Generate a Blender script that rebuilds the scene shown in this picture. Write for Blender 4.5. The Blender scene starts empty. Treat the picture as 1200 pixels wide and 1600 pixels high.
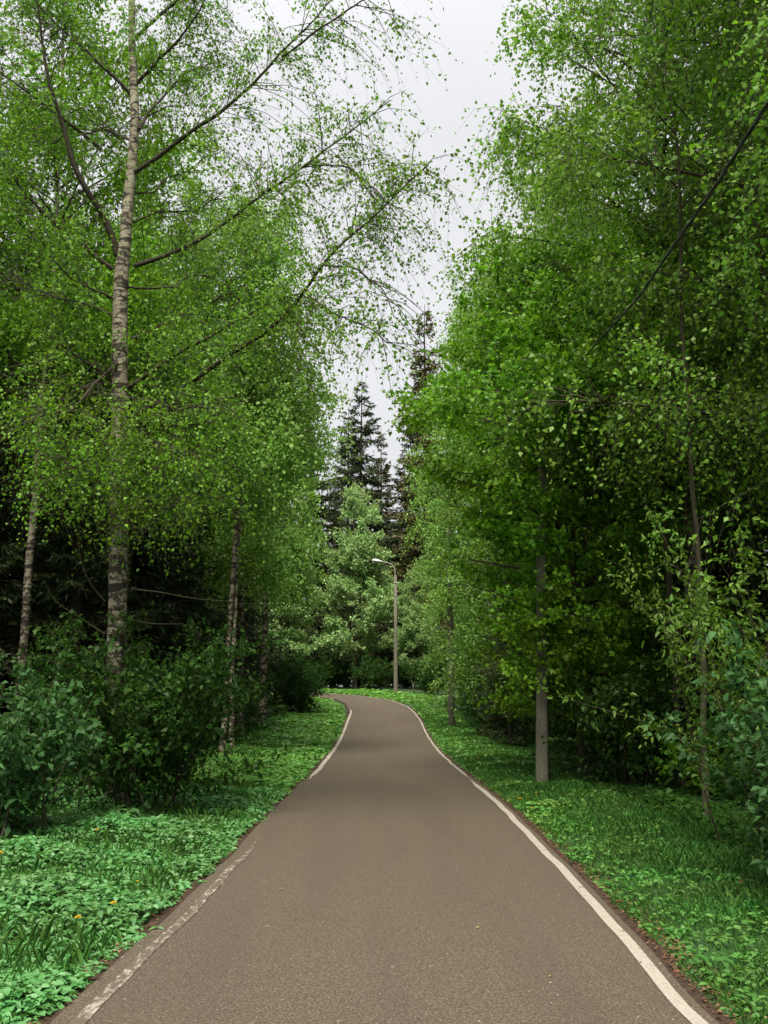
import bpy, math
import numpy as np
R = math.radians
S = bpy.context.scene
COL = S.collection

# ------------------------------------------------------------------ camera
F = 1500.0; TH = math.atan(275/1500); H = 1.6        # photo pixels (1200x1600), pitch, eye height
cam_d = bpy.data.cameras.new('camera'); cam = bpy.data.objects.new('camera', cam_d)
COL.objects.link(cam); S.camera = cam
cam_d.sensor_fit = 'VERTICAL'; cam_d.sensor_height = 36; cam_d.lens = 36*F/1600
cam_d.clip_start = 0.05; cam_d.clip_end = 3000
cam.location = (0, 0, H); cam.rotation_euler = (R(90)+TH, 0, 0)

# ------------------------------------------------------------------ world (overcast) and sun
SUN_EL, SUN_AZ = R(58), R(189)                       # azimuth clockwise from +Y: behind the camera, to its left
w = bpy.data.worlds.new('World'); S.world = w; w.use_nodes = True
nt = w.node_tree; nt.nodes.clear()
def wn(t): return nt.nodes.new(t)
out = wn('ShaderNodeOutputWorld'); bg = wn('ShaderNodeBackground'); bg2 = wn('ShaderNodeBackground'); add = wn('ShaderNodeAddShader')
sky = wn('ShaderNodeTexSky'); sky.sky_type = 'NISHITA'; sky.sun_disc = False
sky.sun_elevation = SUN_EL; sky.sun_rotation = SUN_AZ; sky.dust_density = 3
bg.inputs['Strength'].default_value = 0.012
nt.links.new(sky.outputs[0], bg.inputs[0])
tc = wn('ShaderNodeTexCoord'); sep = wn('ShaderNodeSeparateXYZ'); nt.links.new(tc.outputs['Generated'], sep.inputs[0])
mr = wn('ShaderNodeFloatCurve')                       # overcast: thin bright cloud overhead, duller toward the horizon
cv = mr.mapping.curves[0]; cv.points[0].location = (0, .26); cv.points[1].location = (1, .8)
for q in ((.35,.272),(.62,.30),(.78,.50)): cv.points.new(*q)
mr.mapping.update(); nt.links.new(sep.outputs[2], mr.inputs['Value'])
m25 = wn('ShaderNodeMath'); m25.operation = 'MULTIPLY'; m25.inputs[1].default_value = 2.2; nt.links.new(mr.outputs[0], m25.inputs[0]); mr = m25
cn = wn('ShaderNodeTexNoise'); cn.inputs['Scale'].default_value = 2.2; cn.inputs['Detail'].default_value = 4
nt.links.new(tc.outputs['Generated'], cn.inputs['Vector'])
cr = wn('ShaderNodeMapRange'); cr.inputs[1].default_value = .3; cr.inputs[2].default_value = .7; cr.inputs[3].default_value = .93; cr.inputs[4].default_value = 1.05
nt.links.new(cn.outputs[0], cr.inputs[0])
mu = wn('ShaderNodeMath'); mu.operation = 'MULTIPLY'; nt.links.new(mr.outputs[0], mu.inputs[0]); nt.links.new(cr.outputs[0], mu.inputs[1])
bg2.inputs[0].default_value = (0.99, 0.985, 1.0, 1); nt.links.new(mu.outputs[0], bg2.inputs[1])
nt.links.new(bg.outputs[0], add.inputs[0]); nt.links.new(bg2.outputs[0], add.inputs[1]); nt.links.new(add.outputs[0], out.inputs[0])
sd = bpy.data.lights.new('sun', 'SUN'); sun = bpy.data.objects.new('sun', sd); COL.objects.link(sun)
sd.energy = 4.8; sd.angle = R(22); sd.color = (1.0, 0.95, 0.80)
sun.rotation_euler = (R(90)-SUN_EL, 0, R(180)-SUN_AZ)
S.view_settings.view_transform = 'Standard'; S.view_settings.look = 'None'
S.view_settings.exposure = 0.5; S.view_settings.gamma = 1
S.render.engine = 'CYCLES'
S.cycles.max_bounces = 6; S.cycles.diffuse_bounces = 4

# ------------------------------------------------------------------ helpers
def ray(px, py):
    cx = (px-600)/F; cy = (800-py)/F
    return np.array([cx, math.cos(TH)-cy*math.sin(TH), math.sin(TH)+cy*math.cos(TH)])
def P3(px, py, y):                                   # the world point seen at a photo pixel, y metres ahead
    d = ray(px, py); return np.array([0, 0, H]) + d*(y/d[1])
def tz(y):
    y = np.asarray(y, float); s = .055
    a = np.clip(y-28, 0, 10); b = np.clip(y-58, 0, 10)
    return s*a*a/20 + s*np.clip(y-38, 0, 20) + s*(b-b*b/20)
EL = np.array([(-1.60,-8),(-1.60,4.0),(-1.595,5.4),(-1.55,6.3),(-1.52,7.1),(-1.49,8.6),(-1.46,10),(-1.475,11.4),(-1.45,13.6),(-1.41,16.4),(-1.35,19.4),(-1.36,25.6),(-1.45,33),(-1.49,38),(-1.50,43),(-1.86,48),(-2.5,51.2),(-4.2,54.0),(-8,56.4),(-14,58.2),(-26,61)])
ER = np.array([(1.60,-8),(1.60,4.0),(1.605,5.3),(1.63,6.5),(1.665,8),(1.67,10),(1.685,12.5),(1.66,15),(1.50,20),(1.44,24.4),(1.47,31),(1.50,38),(1.36,43),(1.15,46),(.43,50.4),(-1.42,54.3),(-3.8,57),(-8.0,59.3),(-14,61.2),(-26,64)])
def xl(y): return np.interp(y, EL[:15,1], EL[:15,0])
def xr(y): return np.interp(y, ER[:12,1], ER[:12,0])
def path_dist(x, y):                                 # signed distance outside the path (>0 outside), rough beyond the bend
    x = np.asarray(x, float); y = np.asarray(y, float)
    c = np.array([(0.05,-8),(.1,10),(.08,20),(.03,30),(0,40),(-.3,46),(-1.2,50.6),(-2.8,54.2),(-6,57),(-11,58.9),(-26,62.5)])
    best = np.full(x.shape, 1e9)
    for (ax, ay), (bx, by) in zip(c[:-1], c[1:]):
        dx, dy = bx-ax, by-ay; t = np.clip(((x-ax)*dx+(y-ay)*dy)/(dx*dx+dy*dy), 0, 1)
        best = np.minimum(best, np.hypot(x-ax-t*dx, y-ay-t*dy))
    d = best-1.56
    near = y < 40
    return np.where(near, np.maximum(xl(y)-x, x-xr(y)), d)
def vnoise(x, y, s, seed=0):                         # cheap smooth noise from sines, about -1..1
    r = np.random.RandomState(seed); o = 0
    for k in range(5):
        a = r.uniform(0, 2*math.pi); f = s*r.uniform(.6, 1.6); p = r.uniform(0, 6.28)
        o = o + np.sin((x*math.cos(a)+y*math.sin(a))*f+p)
    return o/3.0
def ground(x, y):
    d = np.clip(path_dist(x, y), 0, 50)
    return tz(y) - .02*np.clip(d*6, 0, 1) + .10*np.clip((d-1)/4, 0, 1)*vnoise(x, y, .55, 3) + .05*np.clip(d-.2, 0, 1)

def mesh(name, V, Fs, mats, mi=None, smooth=False):
    me = bpy.data.meshes.new(name)
    V = np.asarray(V, np.float32); Fs = np.asarray(Fs, np.int32); n = len(Fs); k = Fs.shape[1]
    me.vertices.add(len(V)); me.vertices.foreach_set('co', V.ravel())
    me.loops.add(n*k); me.loops.foreach_set('vertex_index', Fs.ravel())
    me.polygons.add(n); me.polygons.foreach_set('loop_start', np.arange(0, n*k, k, dtype=np.int32))
    for m in mats: me.materials.append(m)
    if mi is not None: me.polygons.foreach_set('material_index', np.asarray(mi, np.int32))
    if smooth: me.polygons.foreach_set('use_smooth', np.ones(n, bool))
    me.update(calc_edges=True); me.validate()
    return me
def obj(name, me, parent=None):
    o = bpy.data.objects.new(name, me); COL.objects.link(o)
    if parent: o.parent = parent
    return o
def empty(name, loc=(0,0,0), rz=0):
    o = bpy.data.objects.new(name, None); COL.objects.link(o); o.location = loc; o.rotation_euler = (0,0,rz)
    o.empty_display_size = .3; return o
def tag(o, label, cat, group=None):
    o['label'] = label; o['category'] = cat
    if group: o['group'] = group
    return o
def kind(o, k, label=None):
    o['kind'] = k
    if label: o['label'] = label
    return o
class MB:                                            # collects quads, builds one mesh
    def __init__(s): s.V = []; s.Q = []; s.n = 0
    def add(s, V, Q):
        V = np.asarray(V, float); s.V.append(V); s.Q.append(np.asarray(Q)+s.n); s.n += len(V)
    def tube(s, P, r, k=6, cap=False, rough=0, rng=None):
        P = np.asarray(P, float); n = len(P); r = np.broadcast_to(np.asarray(r, float), (n,))
        T = np.gradient(P, axis=0); T /= np.linalg.norm(T, axis=1)[:,None]+1e-9
        up = np.array([0,0,1.]) if abs(T[:,2]).mean() < .8 else np.array([0,1.,0])
        A = np.cross(T, up); A /= np.linalg.norm(A, axis=1)[:,None]+1e-9; B = np.cross(T, A)
        th = np.linspace(0, 2*math.pi, k, endpoint=False)
        rr = r[:,None]*np.ones((1,k))
        if rough: rr = rr*(1+rough*rng.uniform(-1,1,(n,k)))
        V = P[:,None]+rr[...,None]*(np.cos(th)[None,:,None]*A[:,None]+np.sin(th)[None,:,None]*B[:,None])
        i = np.arange(n-1)[:,None]*k; j = np.arange(k)[None]; j2 = (j+1)%k
        Q = np.stack([i+j, i+j2, i+k+j2, i+k+j], -1).reshape(-1,4)
        s.add(V.reshape(-1,3), Q)
    def tubes(s, A0, B0, r0, r1, sag=None, k=3):     # many thin straight two-segment twigs at once
        n = len(A0); M = (A0+B0)/2
        if sag is not None: M = M+sag
        P = np.stack([A0, M, B0], 1); rr = np.stack([r0, (r0+r1)/2, r1], 1) if not np.isscalar(r0) else np.tile([r0,(r0+r1)/2,r1], (n,1))
        T = B0-A0; T /= np.linalg.norm(T, axis=1)[:,None]+1e-9
        u = np.where(abs(T[:,2:3]) > .8, np.array([[1.,0,0]]), np.array([[0,0,1.]]))
        X = np.cross(T, u); X /= np.linalg.norm(X, axis=1)[:,None]+1e-9; Y = np.cross(T, X)
        th = np.linspace(0, 2*math.pi, k, endpoint=False)
        ring = np.cos(th)[None,:,None]*X[:,None]+np.sin(th)[None,:,None]*Y[:,None]
        V = P[:,:,None]+rr[:,:,None,None]*ring[:,None]
        b = (np.arange(n)*3*k)[:,None,None]; i = (np.arange(2)*k)[None,:,None]; j = np.arange(k)[None,None]; j2 = (j+1)%k
        Q = np.stack([b+i+j, b+i+j2, b+i+k+j2, b+i+k+j], -1).reshape(-1,4)
        s.add(V.reshape(-1,3), Q)
    def box(s, c, d):
        c = np.array(c, float); d = np.array(d, float)/2
        V = np.array([(x,y,z) for z in (-1,1) for y in (-1,1) for x in (-1,1)])*d+c
        s.add(V, [(0,1,3,2),(4,6,7,5),(0,4,5,1),(2,3,7,6),(0,2,6,4),(1,5,7,3)])
    def leaves(s, P, D, N, L, asp=.7, fine=False, fold=.15, wide=.42):
        n = len(P); L = np.broadcast_to(np.asarray(L, float), (n,))[:,None]
        D = D/(np.linalg.norm(D, axis=1)[:,None]+1e-9); X = np.cross(D, N); X /= np.linalg.norm(X, axis=1)[:,None]+1e-9
        Z = np.cross(X, D); W = L*asp/2
        if not fine:
            V = np.stack([P, P+D*L*wide+X*W+Z*fold*L, P+D*L-Z*fold*L*.6, P+D*L*wide-X*W+Z*fold*L], 1)
            Q = np.arange(n*4).reshape(n,4); s.add(V.reshape(-1,3), Q)
        else:
            V = np.stack([P, P+D*L*.22+X*W*.85+Z*fold*L, P+D*L*.62+X*W*.8+Z*fold*L*.6, P+D*L-Z*fold*L,
                          P+D*L*.62-X*W*.8+Z*fold*L*.6, P+D*L*.22-X*W*.85+Z*fold*L], 1)
            b = np.arange(n)[:,None]*6
            Q = np.concatenate([b+np.array([[0,1,2,3]]), b+np.array([[0,3,4,5]])]); s.add(V.reshape(-1,3), Q)
    def build(s, name, m, parent=None, smooth=False):
        return obj(name, s.me(name, m, smooth), parent)
    def me(s, name, m, smooth=False):
        return mesh(name, np.concatenate(s.V), np.concatenate(s.Q), [m], None, smooth)

# ------------------------------------------------------------------ materials
def mat(name):
    m = bpy.data.materials.new(name); m.use_nodes = True; t = m.node_tree; t.nodes.clear()
    return m, t
def ramp(t, src, stops, interp='LINEAR'):
    r = t.nodes.new('ShaderNodeValToRGB'); r.color_ramp.interpolation = interp
    e = r.color_ramp.elements
    while len(e) < len(stops): e.new(.5)
    for k, (p, c) in enumerate(stops): e[k].position = p; e[k].color = (*c, 1)
    t.links.new(src, r.inputs[0]); return r.outputs[0]
def noise(t, vec, scale, detail=4, rough=.55, dist=0):
    n = t.nodes.new('ShaderNodeTexNoise'); n.inputs['Scale'].default_value = scale; n.inputs['Detail'].default_value = detail
    n.inputs['Roughness'].default_value = rough; n.inputs['Distortion'].default_value = dist; t.links.new(vec, n.inputs['Vector']); return n.outputs[0]
def mixc(t, f, a, b, mode='MIX'):
    m = t.nodes.new('ShaderNodeMix'); m.data_type = 'RGBA'; m.blend_type = mode
    for v, i in ((f,0),(a,6),(b,7)):
        if hasattr(v, 'is_linked'): t.links.new(v, m.inputs[i])
        else: m.inputs[i].default_value = v if i == 0 else (*v, 1)
    return m.outputs[2]
def mapr(t, v, a, b, c, d):
    m = t.nodes.new('ShaderNodeMapRange'); t.links.new(v, m.inputs[0])
    for i, x in enumerate((a,b,c,d)): m.inputs[i+1].default_value = x
    return m.outputs[0]
def coords(t, scale=(1,1,1), k='Object'):
    c = t.nodes.new('ShaderNodeTexCoord'); m = t.nodes.new('ShaderNodeMapping'); m.inputs['Scale'].default_value = scale
    t.links.new(c.outputs[k], m.inputs[0]); return m.outputs[0]
def leafmat(name, cols, trans=.38, rough=.5, spec=.3, patch=.5, tcol=1.35):
    m, t = mat(name); N = t.nodes; Lk = t.links
    g = N.new('ShaderNodeNewGeometry')
    c1 = ramp(t, g.outputs['Random Per Island'], [(k/(len(cols)-1), c) for k, c in enumerate(cols)])
    nz = noise(t, coords(t), patch, 2)
    hsv = N.new('ShaderNodeHueSaturation'); Lk.new(c1, hsv.inputs['Color'])
    Lk.new(mapr(t, nz, .3, .7, .485, .515), hsv.inputs['Hue']); Lk.new(mapr(t, nz, .3, .7, .8, 1.2), hsv.inputs['Value'])
    p = N.new('ShaderNodeBsdfPrincipled'); Lk.new(hsv.outputs[0], p.inputs['Base Color']); p.inputs['Roughness'].default_value = rough
    p.inputs['Specular IOR Level'].default_value = spec
    tr = N.new('ShaderNodeBsdfTranslucent'); Lk.new(mixc(t, 1.0, hsv.outputs[0], (tcol, tcol*1.02, tcol*.55), 'MULTIPLY'), tr.inputs[0])
    mx = N.new('ShaderNodeMixShader'); mx.inputs[0].default_value = trans
    o = N.new('ShaderNodeOutputMaterial'); Lk.new(p.outputs[0], mx.inputs[1]); Lk.new(tr.outputs[0], mx.inputs[2]); Lk.new(mx.outputs[0], o.inputs[0])
    return m
def simple(name, fn, rough=.8, spec=.3, bump=None):
    m, t = mat(name); p = t.nodes.new('ShaderNodeBsdfPrincipled'); o = t.nodes.new('ShaderNodeOutputMaterial')
    t.links.new(p.outputs[0], o.inputs[0]); p.inputs['Roughness'].default_value = rough; p.inputs['Specular IOR Level'].default_value = spec
    c = fn(t)
    if isinstance(c, tuple): p.inputs['Base Color'].default_value = (*c, 1)
    else: t.links.new(c, p.inputs['Base Color'])
    if bump:
        b = t.nodes.new('ShaderNodeBump'); b.inputs['Strength'].default_value = bump[1]; b.inputs['Distance'].default_value = bump[2]
        t.links.new(noise(t, coords(t), bump[0], 5), b.inputs['Height']); t.links.new(b.outputs[0], p.inputs['Normal'])
    return m

M = {}
M['birch'] = leafmat('birch_leaves', [(.068,.158,.009),(.110,.245,.014),(.168,.325,.024),(.086,.205,.012)])
M['birch_near'] = leafmat('near_birch_leaves', [(.065,.155,.010),(.108,.24,.015),(.168,.32,.024),(.22,.34,.09)], spec=.35)
M['birch_pale'] = leafmat('pale_birch_leaves', [(.13,.255,.045),(.18,.33,.07),(.25,.41,.10)])  # light green foliage, made paler still to suggest haze on far trees
M['maple'] = leafmat('maple_leaves', [(.062,.165,.008),(.105,.245,.012),(.17,.325,.02)])
M['willow'] = leafmat('willow_leaves', [(.18,.29,.10),(.23,.36,.13),(.30,.43,.18)], trans=.3)
M['shrub_shaded'] = leafmat('shaded_shrub_leaves', [(.018,.050,.008),(.028,.075,.012),(.045,.11,.018)], trans=.3, spec=.15)  # shade under the trees is put into this dark leaf colour
M['shrub_teal'] = leafmat('bluish_shrub_leaves', [(.026,.075,.020),(.042,.11,.032),(.065,.15,.048)], trans=.3, spec=.15)
M['shrub_yellow'] = leafmat('yellowish_shrub_leaves', [(.055,.125,.012),(.085,.175,.018),(.125,.22,.028)], trans=.35)
M['needles'] = leafmat('spruce_needles', [(.016,.032,.009),(.026,.047,.012),(.040,.060,.016),(.052,.055,.018)], trans=.1, rough=.6)
M['needles_brown'] = leafmat('brownish_spruce_needles', [(.04,.05,.015),(.075,.07,.022),(.11,.085,.028),(.055,.065,.02)], trans=.1, rough=.6)
M['herb'] = leafmat('herb_leaves', [(.045,.155,.04),(.08,.225,.06),(.12,.28,.095),(.17,.32,.14)], trans=.3, rough=.45, patch=1.2)  # teal cast of shaded verge plants is mixed into the leaf colour
M['herb_lit'] = leafmat('lit_herb_leaves', [(.07,.19,.035),(.11,.26,.05),(.17,.32,.08)], trans=.3, patch=1.5)  # lit version of the herb leaves, brightness put into the colour
M['grass'] = leafmat('grass_blades', [(.045,.14,.025),(.07,.19,.035),(.11,.24,.05)], trans=.3, patch=1.5)
M['litter'] = leafmat('dry_leaves', [(.10,.045,.02),(.15,.08,.032),(.08,.04,.02),(.20,.13,.06)], trans=.05, rough=.8)
def bark_birch(t):
    v = coords(t); base = ramp(t, noise(t, v, 7, 6), [(.3,(.16,.14,.095)),(.55,(.27,.24,.175)),(.8,(.38,.345,.27))])
    z = t.nodes.new('ShaderNodeSeparateXYZ'); t.links.new(v, z.inputs[0])
    th = mapr(t, z.outputs[2], 1.0, 7.0, .075, .0)                # old black fissures low on the trunk
    a_ = t.nodes.new('ShaderNodeMath'); t.links.new(noise(t, coords(t,(5,5,7)), 1.6, 6, .65), a_.inputs[0]); t.links.new(th, a_.inputs[1])
    a = ramp(t, a_.outputs[0], [(.535,(0,0,0)),(.575,(1,1,1))])
    b = ramp(t, noise(t, coords(t,(7,7,38)), 1.0, 3, .5), [(.56,(0,0,0)),(.61,(1,1,1))])
    c = ramp(t, noise(t, coords(t,(2.2,2.2,9)), 1.0, 5, .6, .6), [(.555,(0,0,0)),(.59,(1,1,1))])
    d = mixc(t, a, base, (.035,.028,.02)); d = mixc(t, b, d, (.07,.05,.035))
    return mixc(t, c, d, (.025,.02,.015))
M['bark_birch'] = simple('birch_bark', bark_birch, .75, bump=(14,.5,.01))
M['bark_dark'] = simple('dark_bark', lambda t: ramp(t, noise(t, coords(t,(6,6,1.6)), 4, 6), [(.3,(.018,.016,.009)),(.6,(.048,.041,.024)),(.8,(.085,.072,.044))]), .9, bump=(18,.6,.02))
M['twig'] = simple('twig_bark', lambda t: ramp(t, noise(t, coords(t,(4,4,4)), 6, 4), [(.35,(.020,.016,.010)),(.7,(.060,.048,.028))]), .8)
M['dry_twig'] = simple('dry_twig_bark', lambda t: ramp(t, noise(t, coords(t), 9, 4), [(.35,(.06,.05,.03)),(.7,(.12,.10,.06))]), .8)
def asphalt(t):
    v = coords(t)
    fine = noise(t, v, 170, 3, .7); mid = noise(t, v, 38, 3, .6); big = noise(t, coords(t,(1,.35,1)), .9, 4, .6)
    c = ramp(t, fine, [(.34,(.041,.030,.019)),(.5,(.104,.079,.051)),(.68,(.206,.167,.116))])
    c = mixc(t, mapr(t, mid, .35, .65, 0, .35), c, (.062,.047,.033))
    c = mixc(t, mapr(t, big, .35, .7, 0, .55), c, (.105,.084,.061))
    co = noise(t, v, 75, 2, .8); st = noise(t, coords(t,(1,.12,1)), 2.3, 3, .5)
    c = mixc(t, mapr(t, co, .40, .62, .75, 0), c, (.030,.023,.016)); c = mixc(t, mapr(t, co, .56, .70, 0, .5), c, (.21,.175,.13))
    c = mixc(t, mapr(t, st, .45, .70, 0, .35), c, (.052,.040,.029))
    fl = ramp(t, noise(t, v, 24, 1, .4), [(.80,(0,0,0)),(.82,(1,1,1))])
    return mixc(t, fl, c, (.30,.26,.21))
M['asphalt'] = simple('worn_brown_asphalt', asphalt, .85, .3, bump=(130,.35,.004))
def paint(lo, hi):
    def f(t):
        wear = ramp(t, noise(t, coords(t,(1,.45,1)), 22, 6, .72), [(lo,(0,0,0)),(hi,(1,1,1))])
        c = ramp(t, noise(t, coords(t), 90, 3), [(.3,(.24,.21,.175)),(.7,(.37,.335,.285))])
        return mixc(t, wear, (.088,.069,.050), c)
    return f
M['paint'] = simple('white_line_paint', paint(.30,.42), .7, bump=(120,.3,.003))
M['paint_worn'] = simple('worn_line_paint', paint(.50,.64), .75, bump=(120,.3,.003))
M['soil'] = simple('red_brown_soil', lambda t: ramp(t, noise(t, coords(t), 14, 6, .7), [(.3,(.018,.010,.006)),(.55,(.045,.025,.015)),(.8,(.10,.062,.035))]), .95, bump=(30,.8,.02))
def floor_c(t):
    v = coords(t); n1 = noise(t, v, .5, 5); n2 = noise(t, v, 9, 6, .7)
    a = ramp(t, n2, [(.3,(.018,.022,.010)),(.55,(.035,.045,.018)),(.8,(.07,.06,.03))])
    b = ramp(t, n2, [(.3,(.02,.06,.015)),(.7,(.045,.13,.03))])
    return mixc(t, mapr(t, n1, .4, .6, .1, .9), a, b)
M['ground'] = simple('forest_soil', floor_c, .95, bump=(12,1.0,.05))
M['concrete'] = simple('concrete', lambda t: ramp(t, noise(t, coords(t,(1,1,.35)), 26, 6, .7), [(.3,(.085,.078,.058)),(.6,(.14,.128,.098)),(.85,(.21,.19,.15))]), .9, bump=(60,.4,.004))
M['metal'] = simple('galvanised_metal', lambda t: ramp(t, noise(t, coords(t), 20, 3), [(.3,(.20,.19,.15)),(.7,(.32,.30,.24))]), .5, .5)
M['lamp_white'] = simple('lamp_shell', lambda t: ramp(t, noise(t, coords(t), 8, 3), [(.3,(.62,.60,.58)),(.7,(.74,.72,.70))]), .4, .5)
M['lamp_glass'] = simple('lamp_cover', lambda t: (.45,.40,.42), .2, .5)
M['rubber'] = simple('cable_sheath', lambda t: ramp(t, noise(t, coords(t), 30, 2), [(.3,(.012,.012,.014)),(.7,(.025,.025,.028))]), .5, .5)
M['yellow'] = simple('dandelion_petals', lambda t: ramp(t, noise(t, coords(t), 60, 2), [(.3,(.62,.36,.01)),(.7,(.80,.55,.02))]), .6)
M['stem'] = simple('flower_stem', lambda t: (.12,.22,.05), .6)

# ------------------------------------------------------------------ ground and path
xs = np.unique(np.concatenate([np.linspace(-400,-40,20), np.arange(-40,-8,1.0), np.arange(-8,8.01,.25), np.arange(8,40,1.0), np.linspace(40,400,20)]))
ys = np.unique(np.concatenate([np.linspace(-60,-10,8), np.arange(-10,75,.5), np.arange(75,110,2.5), np.linspace(110,900,24)]))
X, Y = np.meshgrid(xs, ys); Z = ground(X, Y)-.01
nx, ny = len(xs), len(ys); i = np.arange(ny-1)[:,None]*nx; j = np.arange(nx-1)[None]
Q = np.stack([i+j, i+j+1, i+nx+j+1, i+nx+j], -1).reshape(-1,4)
kind(obj('ground', mesh('ground', np.stack([X,Y,Z],-1).reshape(-1,3), Q, [M['ground']], None, True)), 'structure')
def resample(A, n):
    A = np.asarray(A, float); s = np.concatenate([[0], np.cumsum(np.linalg.norm(np.diff(A, axis=0), axis=1))])
    # smooth through the points
    u = np.linspace(0, s[-1], n*4); B = np.stack([np.interp(u, s, A[:,k]) for k in range(A.shape[1])], 1)
    kx = np.ones(9)/9
    Bp = np.pad(B, ((4,4),(0,0)), 'edge'); B = np.stack([np.convolve(Bp[:,k], kx, 'valid') for k in range(A.shape[1])], 1)
    return B[np.linspace(0, len(B)-1, n).astype(int)]
NP = 320
# pair the two edges by their own arc length, so the cross lines stay square to the path
Lc, Rc = resample(EL, NP), resample(ER, NP)
rngp = np.random.RandomState(5)
def wob(C, amp, seed):
    t = np.arange(len(C)); r = np.random.RandomState(seed)
    return sum(np.sin(t*r.uniform(.3,2.2)+r.uniform(0,6))*amp*r.uniform(.4,1) for _ in range(5))
Lc[:,0] += wob(Lc, .006, 1); Rc[:,0] += wob(Rc, .006, 2)
def strip(A, B, m, name, dz, cols=2):
    V = []; n = len(A)
    for c in range(cols):
        f = c/(cols-1); C = A*(1-f)+B*f
        V.append(np.column_stack([C, tz(C[:,1])+dz]))
    V = np.stack(V, 1).reshape(-1,3); i = np.arange(n-1)[:,None]*cols; j = np.arange(cols-1)[None]
    Q = np.stack([i+j, i+j+1, i+cols+j+1, i+cols+j], -1).reshape(-1,4)
    return obj(name, mesh(name, V, Q, [m], None, True))
kind(strip(Lc, Rc, M['asphalt'], 'path', .024, 9), 'structure')
def offs(C, d):
    T = np.gradient(C, axis=0); T /= np.linalg.norm(T, axis=1)[:,None]; return C+np.stack([-T[:,1], T[:,0]], 1)*np.asarray(d).reshape(-1,1)
sel = lambda C, a, b: C[(C[:,1] >= a) & (C[:,1] <= b)]
def line(C, o0, wd, name, m, seed, label):
    t = np.arange(len(C)); w0 = wob(C, .0025, seed)
    taper = np.clip(np.minimum(t, len(C)-1-t)/4.0, .25, 1)
    return kind(strip(offs(C, o0+w0+wd/2*taper), offs(C, o0+w0-wd/2*taper), m, name, .0285), 'structure', label)
# left line: worn near the camera, missing in the middle, fresh at the bend (offset is to the inner side)
line(sel(Lc, -8, 10.6), -.135, .075, 'edge_line', M['paint_worn'], 4, 'worn broken white line along the near left edge of the path')
line(Lc[(Lc[:,1] > 17.4) & (Lc[:,0] > -1.62)], -.07, .085, 'edge_line', M['paint'], 5, 'white line along the left edge of the path before the bend')
line(Rc[(Rc[:,1] > -8) & (Rc[:,1] < 17.5)], .095, .078, 'edge_line', M['paint'], 6, 'solid white line along the near right edge of the path')
line(Rc[(Rc[:,1] >= 17.5) & (Rc[:,0] > -26)], .055, .055, 'edge_line', M['paint'], 7, 'thin white line along the far right edge of the path')
# soil rim each side
for C, sg, sd_ in ((Lc, 1, 8), (Rc, -1, 9)):
    a = offs(C, sg*(-.02+0*wob(C,.01,sd_))); b = offs(C, sg*(.07+abs(wob(C,.03,sd_+20))))
    if sg > 0: a, b = b, a
    kind(strip(a, b, M['soil'], 'soil_strip', .012), 'structure', 'bare reddish soil along the edge of the path')

# ------------------------------------------------------------------ tree growers (all in local coordinates at the base)
def unit(v): return v/(np.linalg.norm(v, axis=-1, keepdims=True)+1e-9)
def clumps(P, thr, f=2.4, seed=5):                    # foliage grows in clumps with gaps between them
    n = vnoise(P[:,0]+.6*P[:,2], P[:,1]-.4*P[:,2], f, seed)+vnoise(P[:,2], P[:,0]+.3*P[:,1], f*1.1, seed+1)
    return n > thr
def twig_leaves(rng, leafb, woodb, O, D, tl, m, hang, lsize, asp=.72, fine=False, wood_r=.0025, spread=.05, upn=.5, lsv=.45):
    """O origins, D unit directions of twigs; m leaves along each, sagging by `hang`."""
    n = len(O); L = tl*rng.uniform(.5, 1.3, n)
    sagv = np.zeros((n,3)); sagv[:,2] = -hang*L
    E = O+D*L[:,None]+sagv
    if woodb is not None: woodb.tubes(O, E, wood_r*1.3, wood_r*.5, sag=-sagv*.25)
    t = (np.arange(m)+.5)/m; t = np.clip(t[None]+rng.uniform(-.5/m, .5/m, (n,m)), .05, 1.05)[...,None]
    Pp = O[:,None]+D[:,None]*L[:,None,None]*t+sagv[:,None]*t*t
    Pp = Pp+rng.normal(0, spread, Pp.shape)
    LD = unit(D[:,None]*.5+rng.normal(0, .75, Pp.shape)+np.array([0,0,-.35]))
    LN = unit(rng.normal(0, .8, Pp.shape)+np.array([0,0,upn]))
    ls = lsize*rng.uniform(1-lsv, 1+lsv, n*m)
    leafb.leaves(Pp.reshape(-1,3), LD.reshape(-1,3), LN.reshape(-1,3), ls, asp, fine)
def limb_curve(p0, az, L, e, curve, n=9, rng=None, wig=.03):
    s = np.linspace(0, 1, n)[:,None]; h = np.array([math.cos(az), math.sin(az), 0])
    P = p0+h*L*s*math.cos(e)+np.array([0,0,1.])*(L*s*math.sin(e)+curve*L*s*s)
    if rng is not None:
        wv = np.cumsum(rng.normal(0, wig*L/ n, (n,3)), axis=0); wv -= wv[0]; P = P+wv
    return P
def grow_subs(rng, P, nsub, subl, s0=.2, flat=.5, zup=.1):
    """sub branches off a limb polyline: returns origins, unit directions, lengths"""
    n = len(P); s = s0+(1-s0)*rng.uniform(0, 1, nsub)**.85; f = s*(n-1); i = np.minimum(f.astype(int), n-2); fr = (f-i)[:,None]
    O = P[i]*(1-fr)+P[i+1]*fr; T = unit(P[i+1]-P[i])
    up = np.array([0,0,1.]); Sd = unit(np.cross(T, up)); sg = rng.choice([-1,1], nsub)[:,None]
    ang = rng.uniform(.5, 1.3, nsub)[:,None]
    D = unit(T*np.cos(ang)+Sd*sg*np.sin(ang)+rng.normal(0, 1-flat, (nsub,3))*.5+np.array([0,0,zup]))
    return O, D, subl*(1.15-.75*s)*rng.uniform(.6, 1.3, nsub)
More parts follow.
